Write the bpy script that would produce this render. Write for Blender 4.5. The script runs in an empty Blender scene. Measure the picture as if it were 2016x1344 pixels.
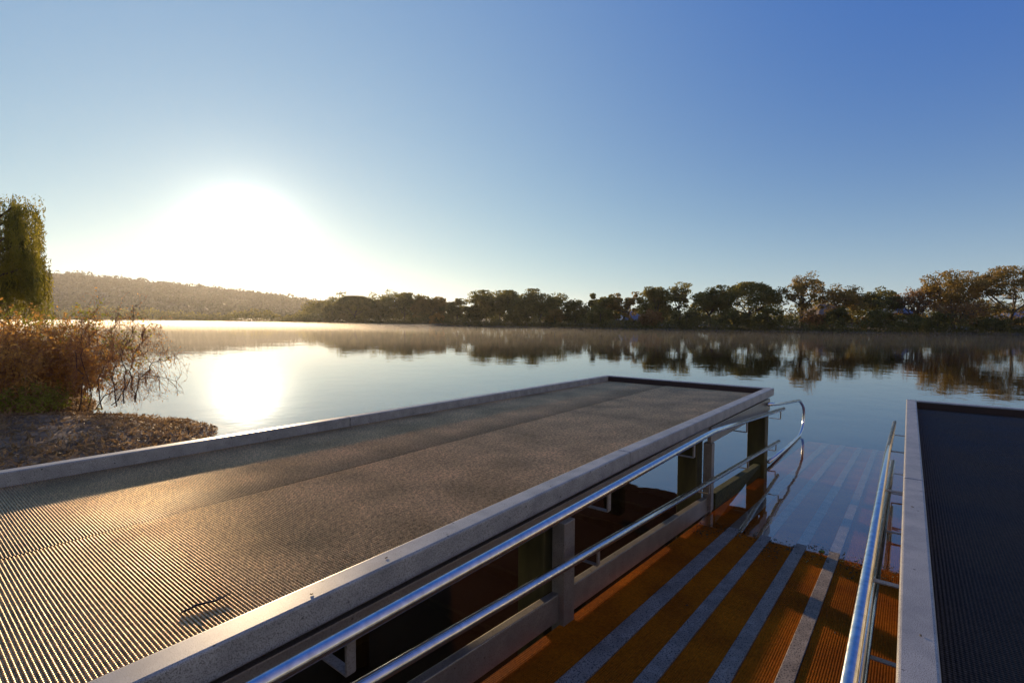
import bpy, math, random
import numpy as np
from mathutils import Matrix, Vector
C = bpy.context.scene
COL = C.collection
R = math.radians

# ------------------------------------------------------------------ camera
CAMH = 2.0
F = 1000.0                                   # focal length in pixels of a 2016 px wide frame
PITCH = math.atan(42 / F); ROLL = R(0.28)
fw = Vector((0, math.cos(PITCH), -math.sin(PITCH))); rt = Vector((1, 0, 0)); up = rt.cross(fw)
rt2 = rt * math.cos(ROLL) + up * math.sin(ROLL); up2 = -rt * math.sin(ROLL) + up * math.cos(ROLL)
cd = bpy.data.cameras.new('camera'); cam = bpy.data.objects.new('camera', cd); COL.objects.link(cam)
cd.sensor_width = 36; cd.lens = 36 * F / 2016; cd.clip_start = 0.05; cd.clip_end = 9000
M3 = Matrix((rt2, up2, -fw)).transposed()
cam.matrix_world = Matrix.Translation((0, 0, CAMH)) @ M3.to_4x4()
C.camera = cam

# ------------------------------------------------------------------ sky + sun
SUN_AZ = R(-27.6); SUN_EL = R(7.6)           # azimuth from +Y, negative = to the left
sdir = Vector((math.sin(SUN_AZ) * math.cos(SUN_EL), math.cos(SUN_AZ) * math.cos(SUN_EL), math.sin(SUN_EL)))
w = bpy.data.worlds.new('World'); C.world = w; w.use_nodes = True
nt = w.node_tree; nt.nodes.clear(); N = nt.nodes.new; L = nt.links.new
out = N('ShaderNodeOutputWorld'); bg = N('ShaderNodeBackground'); bg.inputs[1].default_value = 0.08
sky = N('ShaderNodeTexSky'); sky.sky_type = 'NISHITA'; sky.sun_disc = False
sky.sun_elevation = SUN_EL; sky.sun_rotation = SUN_AZ
sky.altitude = 300; sky.air_density = 1.0; sky.dust_density = 0.3; sky.ozone_density = 3.0
tc = N('ShaderNodeTexCoord')
dot = N('ShaderNodeVectorMath'); dot.operation = 'DOT_PRODUCT'; dot.inputs[1].default_value = sdir
nrm = N('ShaderNodeVectorMath'); nrm.operation = 'NORMALIZE'
L(tc.outputs['Generated'], nrm.inputs[0]); L(nrm.outputs[0], dot.inputs[0])
cl = N('ShaderNodeMath'); cl.operation = 'MAXIMUM'; cl.inputs[1].default_value = 0.0; L(dot.outputs['Value'], cl.inputs[0])
last = sky.outputs[0]
# the clear morning sky: dimmed physical sky plus hand-fitted blue, sun and horizon glows
def vmath(op, x, y=None, const=None):
    n = N('ShaderNodeVectorMath'); n.operation = op; L(x, n.inputs[0])
    if y is not None: L(y, n.inputs[1])
    if const is not None: n.inputs[1].default_value = const
    return n.outputs[0]
last = vmath('MULTIPLY', last, const=(.15, .09, .06))
last = vmath('ADD', last, const=(0.0, .90, 4.3))
def glow(val, colr):
    global last
    s = N('ShaderNodeVectorMath'); s.operation = 'SCALE'; s.inputs[0].default_value = [c * 10 for c in colr]; L(val, s.inputs['Scale'])
    last = vmath('ADD', last, s.outputs[0])
for power, colr in ((3, (.250, .330, .200)), (150, (.32, .30, .20)), (600, (2.2, 2.0, 1.6)), (3500, (26, 22, 16))):
    p = N('ShaderNodeMath'); p.operation = 'POWER'; p.inputs[1].default_value = power; L(cl.outputs[0], p.inputs[0]); glow(p.outputs[0], colr)
# added warm glow opposite the sun, out of view, to warm the fill light
an = N('ShaderNodeMath'); an.operation = 'MULTIPLY_ADD'; an.inputs[1].default_value = -.5; an.inputs[2].default_value = .5; L(dot.outputs['Value'], an.inputs[0])
an2 = N('ShaderNodeMath'); an2.operation = 'POWER'; an2.inputs[1].default_value = 3; an2.use_clamp = True; L(an.outputs[0], an2.inputs[0]); glow(an2.outputs[0], (.40, .25, .05))
sz = N('ShaderNodeSeparateXYZ'); L(nrm.outputs[0], sz.inputs[0])
mz = N('ShaderNodeMath'); mz.operation = 'MAXIMUM'; mz.inputs[1].default_value = 0; L(sz.outputs['Z'], mz.inputs[0])
ml = N('ShaderNodeMath'); ml.operation = 'MULTIPLY'; ml.inputs[1].default_value = -6; L(mz.outputs[0], ml.inputs[0])
ex = N('ShaderNodeMath'); ex.operation = 'EXPONENT'; L(ml.outputs[0], ex.inputs[0]); glow(ex.outputs[0], (.37, .56, .22))
ml2 = N('ShaderNodeMath'); ml2.operation = 'MULTIPLY'; ml2.inputs[1].default_value = -14; L(mz.outputs[0], ml2.inputs[0])
ex2 = N('ShaderNodeMath'); ex2.operation = 'EXPONENT'; L(ml2.outputs[0], ex2.inputs[0]); glow(ex2.outputs[0], (.20, .02, .0))
p9 = N('ShaderNodeMath'); p9.operation = 'POWER'; p9.inputs[1].default_value = 45; L(cl.outputs[0], p9.inputs[0])      # added brightening low under the sun, fitted by hand
m9 = N('ShaderNodeMath'); m9.operation = 'MULTIPLY'; L(p9.outputs[0], m9.inputs[0]); L(ex2.outputs[0], m9.inputs[1]); glow(m9.outputs[0], (.5, .48, .4))
L(last, bg.inputs[0]); L(bg.outputs[0], out.inputs[0])
sl = bpy.data.lights.new('sun', 'SUN'); so = bpy.data.objects.new('sun', sl); COL.objects.link(so)
sl.energy = 5.0; sl.angle = R(0.6); sl.color = (1.0, 0.72, 0.42)
so.rotation_euler = sdir.to_track_quat('Z', 'Y').to_euler(); so.location = sdir * 50
C.view_settings.view_transform = 'Standard'; C.view_settings.look = 'None'
C.view_settings.exposure = 0.34; C.view_settings.gamma = 1.0
C.render.engine = 'CYCLES'
cy = C.cycles
cy.max_bounces = 8; cy.diffuse_bounces = 3; cy.glossy_bounces = 4; cy.transmission_bounces = 4
cy.transparent_max_bounces = 12; cy.volume_bounces = 0
cy.caustics_reflective = False; cy.caustics_refractive = False
cy.sample_clamp_indirect = 6; cy.use_denoising = True

# ------------------------------------------------------------------ helpers
rng = np.random.default_rng(7)
TH = R(38.0)
A2 = np.array([math.sin(TH), math.cos(TH)]); B2 = np.array([math.cos(TH), -math.sin(TH)])

def link_mesh(name, verts, faces, mat, parent=None, smooth=False):
    me = bpy.data.meshes.new(name)
    verts = np.asarray(verts, dtype=float)
    me.from_pydata(verts.tolist(), [], faces if isinstance(faces, list) else faces.tolist())
    if smooth: me.polygons.foreach_set('use_smooth', [True] * len(me.polygons))
    me.materials.append(mat); me.update()
    o = bpy.data.objects.new(name, me); COL.objects.link(o)
    if parent: o.parent = parent
    return o

def tag(o, label=None, cat=None, group=None, kind=None):
    if label: o['label'] = label
    if cat: o['category'] = cat
    if group: o['group'] = group
    if kind: o['kind'] = kind
    return o

def empty(name, loc, rz=0.0):
    o = bpy.data.objects.new(name, None); COL.objects.link(o)
    o.location = loc; o.rotation_euler = (0, 0, rz); o.empty_display_size = 0.3
    return o

class MB:
    """collects boxes, tubes and free quads for one mesh"""
    def __init__(s): s.v = []; s.f = []
    def add(s, v, f):
        n = len(s.v); s.v += [tuple(map(float, p)) for p in v]; s.f += [tuple(i + n for i in q) for q in f]
    def box(s, x0, x1, y0, y1, z0, z1):
        s.add([(x0, y0, z0), (x1, y0, z0), (x1, y1, z0), (x0, y1, z0), (x0, y0, z1), (x1, y0, z1), (x1, y1, z1), (x0, y1, z1)],
              [(0, 3, 2, 1), (4, 5, 6, 7), (0, 1, 5, 4), (1, 2, 6, 5), (2, 3, 7, 6), (3, 0, 4, 7)])
    def hexa(s, p):
        s.add(p, [(0, 3, 2, 1), (4, 5, 6, 7), (0, 1, 5, 4), (1, 2, 6, 5), (2, 3, 7, 6), (3, 0, 4, 7)])
    def tube(s, pts, r, n=12, cap=True):
        pts = [Vector(p) for p in pts]; m = len(pts)
        rr = r if isinstance(r, (list, tuple)) else [r] * m
        ring = []; ref = None
        for i, p in enumerate(pts):
            t = (pts[min(i + 1, m - 1)] - pts[max(i - 1, 0)]).normalized()
            if ref is None: ref = Vector((0, 0, 1)) if abs(t.z) < 0.9 else Vector((1, 0, 0))
            u = (ref - t * ref.dot(t)).normalized(); v = t.cross(u); ref = u
            ring.append([p + (u * math.cos(2 * math.pi * k / n) + v * math.sin(2 * math.pi * k / n)) * rr[i] for k in range(n)])
        vs = [q for r_ in ring for q in r_]; fs = []
        for i in range(m - 1):
            for k in range(n):
                k2 = (k + 1) % n; fs.append((i * n + k, i * n + k2, (i + 1) * n + k2, (i + 1) * n + k))
        if cap: fs.append(tuple(range(n))[::-1]); fs.append(tuple((m - 1) * n + k for k in range(n)))
        s.add(vs, fs)
    def build(s, name, mat, parent=None, smooth=False, bevel=0, seg=2):
        o = link_mesh(name, s.v, s.f, mat, parent, smooth)
        if bevel:
            b = o.modifiers.new('b', 'BEVEL'); b.width = bevel; b.segments = seg; b.limit_method = 'ANGLE'; b.angle_limit = R(40)
        return o

def bend(pts, rad=0.06, n=5):
    """rounds the inner corners of a polyline"""
    P = [Vector(p) for p in pts]; o = [P[0]]
    for i in range(1, len(P) - 1):
        a = (P[i - 1] - P[i]); b = (P[i + 1] - P[i]); d = min(rad, a.length * .45, b.length * .45)
        p0 = P[i] + a.normalized() * d; p1 = P[i] + b.normalized() * d
        for k in range(n + 1):
            t = k / n; o.append(p0 * (1 - t) ** 2 + P[i] * 2 * t * (1 - t) + p1 * t * t)
    o.append(P[-1]); return o

# ------------------------------------------------------------------ materials
def mat(name, base=(.5, .5, .5), rough=.6, metal=0.0, spec=.5):
    m = bpy.data.materials.new(name); m.use_nodes = True
    b = m.node_tree.nodes['Principled BSDF']
    b.inputs['Base Color'].default_value = (*base, 1); b.inputs['Roughness'].default_value = rough
    b.inputs['Metallic'].default_value = metal; b.inputs['Specular IOR Level'].default_value = spec
    return m, m.node_tree, b

def noise_col(t, b, c1, c2, scale, coord='Object', detail=5, lo=.35, hi=.65, stretch=None, sock='Base Color'):
    N = t.nodes.new; L = t.links.new
    tc = N('ShaderNodeTexCoord'); mp = N('ShaderNodeMapping'); L(tc.outputs[coord], mp.inputs[0])
    if stretch: mp.inputs['Scale'].default_value = stretch
    n = N('ShaderNodeTexNoise'); n.inputs['Scale'].default_value = scale; n.inputs['Detail'].default_value = detail
    L(mp.outputs[0], n.inputs[0])
    r = N('ShaderNodeValToRGB'); r.color_ramp.elements[0].position = lo; r.color_ramp.elements[1].position = hi
    r.color_ramp.elements[0].color = (*c1, 1); r.color_ramp.elements[1].color = (*c2, 1)
    L(n.outputs[0], r.inputs[0]); L(r.outputs[0], b.inputs[sock]); return n, r

def add_bump(t, b, src, strength, dist):
    bp = t.nodes.new('ShaderNodeBump'); bp.inputs['Strength'].default_value = strength; bp.inputs['Distance'].default_value = dist
    t.links.new(src, bp.inputs['Height']); t.links.new(bp.outputs[0], b.inputs['Normal']); return bp

def speckle_mat(name, c1, c2, dark, rough, metal=0.0, sscale=420, spec=.3):
    """a painted / galvanised surface with fine grit, blotches and dark specks"""
    m, t, b = mat(name, c1, rough, metal)
    N = t.nodes.new; L = t.links.new
    n, r = noise_col(t, b, c1, c2, 9, detail=8)
    tc = N('ShaderNodeTexCoord')
    v = N('ShaderNodeTexNoise'); v.inputs['Scale'].default_value = sscale; v.inputs['Detail'].default_value = 2; L(tc.outputs['Object'], v.inputs[0])
    rr = N('ShaderNodeValToRGB'); rr.color_ramp.elements[0].position = .36; rr.color_ramp.elements[1].position = .50; L(v.outputs[0], rr.inputs[0])
    mx = N('ShaderNodeMixRGB'); L(rr.outputs[0], mx.inputs[0]); mx.inputs[1].default_value = (*dark, 1); L(r.outputs[0], mx.inputs[2])
    v2 = N('ShaderNodeTexVoronoi'); v2.inputs['Scale'].default_value = 16; L(tc.outputs['Object'], v2.inputs[0])
    r2 = N('ShaderNodeValToRGB'); r2.color_ramp.elements[0].position = .05; r2.color_ramp.elements[1].position = .10; L(v2.outputs['Distance'], r2.inputs[0])
    mx2 = N('ShaderNodeMixRGB'); L(r2.outputs[0], mx2.inputs[0]); mx2.inputs[1].default_value = (dark[0] * .5, dark[1] * .5, dark[2] * .5, 1); L(mx.outputs[0], mx2.inputs[2])
    b.inputs['Specular IOR Level'].default_value = spec
    L(mx2.outputs[0], b.inputs['Base Color']); add_bump(t, b, v.outputs[0], .25, .0015)
    return m

m_kerb = speckle_mat('kerb_grit', (.33, .315, .27), (.47, .44, .37), (.10, .09, .075), .42)
m_face = speckle_mat('fascia_metal', (.20, .20, .22), (.28, .28, .30), (.14, .14, .16), .45, .3, 160)
m_galv = speckle_mat('galvanised', (.34, .31, .25), (.44, .40, .32), (.29, .26, .21), .45, .6, 140)
m_strip = speckle_mat('strip_metal', (.26, .215, .155), (.40, .335, .245), (.09, .075, .055), .6, .0, 120, .10)

m_rail, t, b = mat('rail_steel', (.66, .66, .65), .17, 1.0)
n, r = noise_col(t, b, (.55, .55, .54), (.72, .72, .71), 30)
mr = t.nodes.new('ShaderNodeMapRange'); mr.inputs[3].default_value = .12; mr.inputs[4].default_value = .27
t.links.new(n.outputs[0], mr.inputs[0]); t.links.new(mr.outputs[0], b.inputs['Roughness'])

def grate_mat(name, c1, c2, rough, pitch, metal=0.0):
    m, t, b = mat(name, c1, rough, metal)
    N = t.nodes.new; L = t.links.new
    n, r = noise_col(t, b, c1, c2, 2.2, detail=9, lo=.3, hi=.72)
    g1 = N('ShaderNodeTexNoise'); g1.inputs['Scale'].default_value = 52; g1.inputs['Detail'].default_value = 6; g1.inputs['Roughness'].default_value = .75
    tg = N('ShaderNodeTexCoord'); L(tg.outputs['Object'], g1.inputs[0])
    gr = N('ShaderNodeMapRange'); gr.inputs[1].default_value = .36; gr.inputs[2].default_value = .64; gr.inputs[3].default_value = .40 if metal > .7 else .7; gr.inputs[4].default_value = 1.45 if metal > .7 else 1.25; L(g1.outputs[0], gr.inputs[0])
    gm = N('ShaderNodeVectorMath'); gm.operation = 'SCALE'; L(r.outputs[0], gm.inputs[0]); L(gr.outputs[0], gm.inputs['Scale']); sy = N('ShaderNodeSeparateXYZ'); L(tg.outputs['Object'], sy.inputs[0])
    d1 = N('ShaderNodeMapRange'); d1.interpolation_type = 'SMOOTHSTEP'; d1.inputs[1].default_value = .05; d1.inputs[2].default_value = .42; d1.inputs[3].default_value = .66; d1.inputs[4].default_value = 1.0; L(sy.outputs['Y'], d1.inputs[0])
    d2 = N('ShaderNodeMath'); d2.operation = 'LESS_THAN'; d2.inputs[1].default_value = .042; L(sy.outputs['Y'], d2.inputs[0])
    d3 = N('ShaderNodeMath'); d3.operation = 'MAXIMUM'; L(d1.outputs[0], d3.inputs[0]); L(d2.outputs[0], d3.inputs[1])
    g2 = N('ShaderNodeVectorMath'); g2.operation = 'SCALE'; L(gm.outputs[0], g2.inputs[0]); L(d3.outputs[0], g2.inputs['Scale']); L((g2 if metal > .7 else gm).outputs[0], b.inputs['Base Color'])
    tc = N('ShaderNodeTexCoord'); sx = N('ShaderNodeSeparateXYZ'); L(tc.outputs['Object'], sx.inputs[0])
    w1 = N('ShaderNodeMath'); w1.operation = 'MULTIPLY'; w1.inputs[1].default_value = 2 * math.pi / pitch; L(sx.outputs['Y'], w1.inputs[0])
    s1 = N('ShaderNodeMath'); s1.operation = 'SINE'; L(w1.outputs[0], s1.inputs[0])
    nn = N('ShaderNodeTexNoise'); nn.inputs['Scale'].default_value = 150; nn.inputs['Detail'].default_value = 3; L(tc.outputs['Object'], nn.inputs[0])
    ad = N('ShaderNodeMath'); ad.operation = 'MULTIPLY_ADD'; ad.inputs[1].default_value = 1.6; L(nn.outputs[0], ad.inputs[0]); L(s1.outputs[0], ad.inputs[2])
    add_bump(t, b, ad.outputs[0], .8, .0015)
    mr = N('ShaderNodeMapRange'); mr.inputs[1].default_value = .3; mr.inputs[2].default_value = .7
    mr.inputs[3].default_value = rough - .12; mr.inputs[4].default_value = rough + .12
    L(n.outputs[0], mr.inputs[0]); L(mr.outputs[0], b.inputs['Roughness'])
    return m
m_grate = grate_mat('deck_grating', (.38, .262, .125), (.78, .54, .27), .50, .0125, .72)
m_grate2 = grate_mat('shaded_deck_grating', (.030, .024, .018), (.075, .056, .036), .5, .0125, .3)  # darker copy of the deck grating, the right deck's shade put into its colour
m_ramp = grate_mat('ramp_grating', (.34, .092, .004), (.62, .195, .008), .8, .0125); m_ramp.node_tree.nodes['Principled BSDF'].inputs['Specular IOR Level'].default_value = .1
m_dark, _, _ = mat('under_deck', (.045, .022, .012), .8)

m_pile, t, b = mat('algae_pile', (.07, .065, .02), .75)
noise_col(t, b, (.055, .050, .014), (.15, .125, .035), 6, stretch=(1, 1, .3))
m_moss, t, b = mat('moss', (.06, .08, .012), .8); n, r = noise_col(t, b, (.018, .026, .005), (.07, .075, .012), 30); add_bump(t, b, n.outputs[0], .8, .01)

m_soil, t, b = mat('bank_soil', (.12, .08, .05), .9)
n, r = noise_col(t, b, (.10, .055, .022), (.30, .18, .085), 3.5, detail=10); add_bump(t, b, n.outputs[0], .8, .06)
m_ground, t, b = mat('grass_ground', (.10, .09, .04), .9)
n, r = noise_col(t, b, (.055, .062, .022), (.20, .145, .062), .09, detail=8)
m_bed, t, b = mat('lake_bed_silt', (.06, .045, .03), .9); noise_col(t, b, (.014, .010, .006), (.035, .025, .014), 1.2, detail=8)
m_hill, t, b = mat('hill_ground', (.05, .055, .025), .9); noise_col(t, b, (.035, .045, .018), (.09, .08, .04), .03, detail=8)

def leaf_mat(name, c1, c2, trans=.45, scale=1.2):
    m = bpy.data.materials.new(name); m.use_nodes = True; t = m.node_tree; N = t.nodes.new; L = t.links.new
    t.nodes.clear(); out = N('ShaderNodeOutputMaterial')
    d = N('ShaderNodeBsdfPrincipled'); d.inputs['Roughness'].default_value = .55; d.inputs['Specular IOR Level'].default_value = .3
    tr = N('ShaderNodeBsdfTranslucent'); mx = N('ShaderNodeMixShader'); mx.inputs[0].default_value = trans
    n, r = noise_col(t, d, c1, c2, scale, detail=4)
    g = N('ShaderNodeGamma'); g.inputs[1].default_value = .85; L(r.outputs[0], g.inputs[0]); L(g.outputs[0], tr.inputs[0])
    L(d.outputs[0], mx.inputs[1]); L(tr.outputs[0], mx.inputs[2]); L(mx.outputs[0], out.inputs[0]); return m
m_gum = leaf_mat('gum_leaves', (.11, .11, .016), (.29, .235, .045), .5, .5)
m_gum2 = leaf_mat('olive_leaves', (.17, .12, .020), (.40, .25, .05), .5, .5)
m_rust = leaf_mat('rust_leaves', (.20, .10, .025), (.38, .19, .05), .45, .5)
m_dense = leaf_mat('dark_leaves', (.08, .085, .012), (.21, .17, .03), .42, .5)
m_gold = leaf_mat('gold_leaves', (.40, .20, .03), (.60, .34, .05), .45, .5)
m_willow = leaf_mat('willow_leaves', (.07, .075, .008), (.36, .29, .025), .5, 1.6)
m_hillleaf = leaf_mat('hill_leaves', (.042, .048, .020), (.066, .064, .028), .25, .02)
m_bushleaf = leaf_mat('dead_leaves', (.44, .18, .024), (.74, .40, .08), .45, 2.0)
m_greenleaf = leaf_mat('fresh_leaves', (.16, .18, .012), (.36, .34, .03), .5, 2.0)
m_drygrass = leaf_mat('dry_grass', (.18, .105, .04), (.42, .26, .11), .3, 3.5)
m_bark, t, b = mat('bark', (.09, .07, .05), .85); noise_col(t, b, (.05, .04, .03), (.15, .12, .09), 3, stretch=(1, 1, .3))
m_twig, t, b = mat('red_twigs', (.13, .06, .035), .7); noise_col(t, b, (.20, .085, .03), (.46, .22, .08), 5)
m_bark2, t, b = mat('dark_branch', (.11, .065, .038), .8)

# ------------------------------------------------------------------ shoreline of the far bank (pixel column -> metres)
SHX = [-1200, -400, 0, 200, 400, 500, 620, 700, 850, 1000, 1200, 1400, 1700, 2016, 2400, 3600]
SHD = [420, 430, 420, 400, 330, 270, 215, 190, 170, 150, 125, 106, 92, 86, 80, 60]
def shore(px): return float(np.interp(px, SHX, SHD))
def world(px, depth): return np.array([(px - 1008) / F * depth, depth])
def ztop(px, py, depth): return CAMH + (630 - 5 * (1008 - px) / 1008 - py) / F * depth   # height seen at pixel row py

# ------------------------------------------------------------------ lake bed and land (one sheet out to the horizon)
def near_land(x, y):
    """signed height field of the near bank: >0 land. The shore runs from the left spit under the decks."""
    a = x * A2[0] + y * A2[1]; b = x * B2[0] + y * B2[1]
    sh = np.interp(b, [-60, -30, -20, -15, -13.2, -12.2, -11, -10, -9.3, -8.4, -6, -4.5, 0, 6, 30],
                   [6, 5.5, 4.0, 3.4, 2.9, 3.6, 3.95, 4.0, 3.75, 3.3, 1.6, -.6, -2.2, -2.0, 1.0])
    return sh - a
def far_r(x, y):
    ang = np.arctan2(x, y)
    px = 1008 + F * np.tan(np.clip(ang, -1.2, 1.2)); d = np.interp(px, SHX, SHD)
    return np.where(np.abs(ang) < 1.2, y - d, -1e3)
def terrain_z(x, y):
    n1 = near_land(x, y); n2 = far_r(x, y)
    zn = np.where(n1 > 0, np.minimum(0.16 * n1, .22 + .01 * n1), np.maximum(.30 * n1, -1.3))
    zf = np.where(n2 > 0, np.minimum(.10 * n2, .7 + .012 * n2), np.maximum(.2 * n2, -1.3))
    return np.maximum(zn, zf)
NA, rad = 360, np.concatenate([np.linspace(.4, 14, 56), np.geomspace(14.6, 70, 26), np.linspace(73, 440, 170), np.geomspace(450, 2500, 22)])
ang = np.linspace(-math.pi, math.pi, NA, endpoint=False)
RR, AA = np.meshgrid(rad, ang, indexing='ij')
X = RR * np.sin(AA); Y = RR * np.cos(AA); Z = terrain_z(X, Y)
Z += np.where((np.abs(Z) < .5) & (RR < 40), .02 * np.sin(X * 5.1 + np.sin(Y * 3.3)) * np.sin(Y * 4.3 + 1.7 * np.sin(X * 2.1)), 0)
V = np.stack([X, Y, Z], -1).reshape(-1, 3)
i, j = np.meshgrid(np.arange(len(rad) - 1), np.arange(NA), indexing='ij'); j2 = (j + 1) % NA
Fc = np.stack([i * NA + j, i * NA + j2, (i + 1) * NA + j2, (i + 1) * NA + j], -1).reshape(-1, 4)
V = np.vstack([V, [[0, 0, float(terrain_z(np.array(0.), np.array(0.)))]]])
faces = Fc.tolist() + [(NA * 0 + (k + 1) % NA, k, len(V) - 1) for k in range(NA)]
# three materials by place: near soil, lake bed, grass
me = bpy.data.meshes.new('ground'); me.from_pydata(V.tolist(), [], faces)
for m_ in (m_soil, m_bed, m_ground): me.materials.append(m_)
cen = np.array([V[f[:3]].mean(0) if False else V[list(f)].mean(0) for f in faces])
idx = np.where(cen[:, 2] < -.12, 1, np.where(np.hypot(cen[:, 0], cen[:, 1]) > 60, 2, 0))
me.polygons.foreach_set('material_index', idx.astype(int).tolist()); me.polygons.foreach_set('use_smooth', [True] * len(faces)); me.update()
g = bpy.data.objects.new('ground', me); COL.objects.link(g); tag(g, kind='structure')

# ------------------------------------------------------------------ water
m_water = bpy.data.materials.new('water'); m_water.use_nodes = True; t = m_water.node_tree; t.nodes.clear(); N = t.nodes.new; L = t.links.new
out = N('ShaderNodeOutputMaterial'); tr = N('ShaderNodeBsdfTransparent'); tr.inputs[0].default_value = (.93, .90, .84, 1)
gl = N('ShaderNodeBsdfGlossy'); gl.inputs['Roughness'].default_value = .015; mx = N('ShaderNodeMixShader'); fr = N('ShaderNodeFresnel'); fr.inputs[0].default_value = 1.45
tc = N('ShaderNodeTexCoord'); h = None
for sc, st in ((1.1, 1.0), (5.0, .22), (.17, 3.0)):
    n = N('ShaderNodeTexNoise'); n.inputs['Scale'].default_value = sc; n.inputs['Detail'].default_value = 2; L(tc.outputs['Object'], n.inputs[0])
    k = N('ShaderNodeMath'); k.operation = 'MULTIPLY_ADD'; k.inputs[1].default_value = st; L(n.outputs[0], k.inputs[0])
    if h is not None: L(h, k.inputs[2])
    else: k.inputs[2].default_value = 0
    h = k.outputs[0]
bp = N('ShaderNodeBump'); bp.inputs['Strength'].default_value = 1.0; bp.inputs['Distance'].default_value = .0042; L(h, bp.inputs['Height'])
L(bp.outputs[0], gl.inputs['Normal']); L(bp.outputs[0], fr.inputs['Normal'])
geo = N('ShaderNodeNewGeometry'); inv = N('ShaderNodeMath'); inv.operation = 'SUBTRACT'; inv.inputs[0].default_value = 1.0; L(geo.outputs['Backfacing'], inv.inputs[1])
fm = N('ShaderNodeMath'); fm.operation = 'MULTIPLY'; pw = N('ShaderNodeMath'); pw.operation = 'POWER'; pw.inputs[1].default_value = .55; L(fr.outputs[0], pw.inputs[0]); L(pw.outputs[0], fm.inputs[0]); L(inv.outputs[0], fm.inputs[1])
L(fm.outputs[0], mx.inputs[0]); L(tr.outputs[0], mx.inputs[1]); L(gl.outputs[0], mx.inputs[2]); L(mx.outputs[0], out.inputs[0])
va = N('ShaderNodeVolumeAbsorption'); va.inputs[0].default_value = (.62, .42, .20, 1); va.inputs[1].default_value = .35; L(va.outputs[0], out.inputs['Volume'])
b_ = MB(); b_.box(-1500, 1500, -300, 1500, -2.2, 0.0)
tag(b_.build('water', m_water), kind='structure')

# ------------------------------------------------------------------ haze and mist
def vol(name, dens, col, aniso, box, kind='stuff'):
    m = bpy.data.materials.new(name); m.use_nodes = True; t = m.node_tree; t.nodes.clear()
    o = t.nodes.new('ShaderNodeOutputMaterial'); v = t.nodes.new('ShaderNodeVolumePrincipled')
    v.inputs['Density'].default_value = dens; v.inputs['Color'].default_value = (*col, 1); v.inputs['Anisotropy'].default_value = aniso
    t.links.new(v.outputs[0], o.inputs['Volume'])
    b = MB(); b.box(*box); o = b.build(name, m); tag(o, kind=kind); return o
vol('haze', .00011, (.97, .96, .95), .62, (-2700, 2700, -2700, 2700, -4, 112))
vol('mist', .0024, (.99, .96, .91), .66, (-700, 120, 34, 700, .02, .5))

vol('mist', .005, (.99, .96, .91), .66, (-420, -20, 115, 330, .03, .85))

# ================================================================== DECKS
RZ = R(52.0)
def place(a, b): return (A2[0] * a + B2[0] * b, A2[1] * a + B2[1] * b)
class Frame:
    """a thing whose parts are given in (a along the ramp, b to the right, z up)"""
    def __init__(s, name, a0, b0, z0):
        s.o = empty(name, (*place(a0, b0), z0), RZ); s.a0, s.b0, s.z0 = a0, b0, z0
    def p(s, a, b, z): return (a - s.a0, -(b - s.b0), z - s.z0)
    def box(s, mb, a0, a1, b0, b1, z0, z1): mb.box(a0 - s.a0, a1 - s.a0, -(b1 - s.b0), -(b0 - s.b0), z0 - s.z0, z1 - s.z0)
    def prism(s, mb, q, z0, z1):
        """quad footprint q = four (a,b), z0/z1 numbers or per-corner lists"""
        z0 = z0 if isinstance(z0, (list, tuple)) else [z0] * 4; z1 = z1 if isinstance(z1, (list, tuple)) else [z1] * 4
        q = [q[0], q[3], q[2], q[1]]; z0 = [z0[0], z0[3], z0[2], z0[1]]; z1 = [z1[0], z1[3], z1[2], z1[1]]
        mb.hexa([s.p(x, y, z) for (x, y), z in zip(q, z0)] + [s.p(x, y, z) for (x, y), z in zip(q, z1)])
    def tube(s, mb, pts, r, n=14): mb.tube([s.p(*p) for p in pts], r, n)

ZK = 1.05; ZD = .962; PITCHR = .0125
def Lb(a): return -4.47 + .0405 * max(a, -1)
def Rb(a): return -1.563 + .0155 * max(a - 3.4, 0)

def ribbed(fr, name, a0, a1, bl, br, z, mat_, parent):
    """pressed grating panel: ribs across the deck, every one real geometry"""
    n = int((a1 - a0) / PITCHR); vs = []; fs = []
    prof = [(0, 1), (.36, 1), (.52, .12), (.68, 0), (.84, .12)]          # gap floor, then a rounded crest
    for i in range(n):
        for u, dep in prof:
            a = a0 + (i + u) * PITCHR; zz = z - dep * .007
            vs.append(fr.p(a, bl(a), zz)); vs.append(fr.p(a, br(a), zz))
    m = len(vs) // 2
    for k in range(m - 1): fs.append((2 * k, 2 * k + 1, 2 * k + 3, 2 * k + 2))
    return link_mesh(name, vs, fs, mat_, parent)

# ---- left deck
fd = Frame('floating_deck', 2.5, -3.0, 0.0)
tag(fd.o, 'wide brown grated jetty deck left of the ramp with grey kerb and steel rails', 'jetty')
A0, A1 = -3.2, 8.0
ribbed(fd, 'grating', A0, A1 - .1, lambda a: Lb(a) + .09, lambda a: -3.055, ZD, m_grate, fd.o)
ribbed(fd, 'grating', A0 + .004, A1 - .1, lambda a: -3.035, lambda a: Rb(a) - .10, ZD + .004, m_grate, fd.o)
mb = MB(); fd.prism(mb, [(A0, -4.42), (A0, -1.63), (A1 - .03, -1.63), (A1 - .03, -4.08)], ZD - .085, ZD - .009)
mb.build('deck_frame', m_dark, fd.o)
def kerb(fr, q, name='kerb', z0=.945):
    mb = MB(); fr.prism(mb, q, z0, ZK); return mb.build(name, m_kerb, fr.o, bevel=.010, seg=3)
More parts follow.
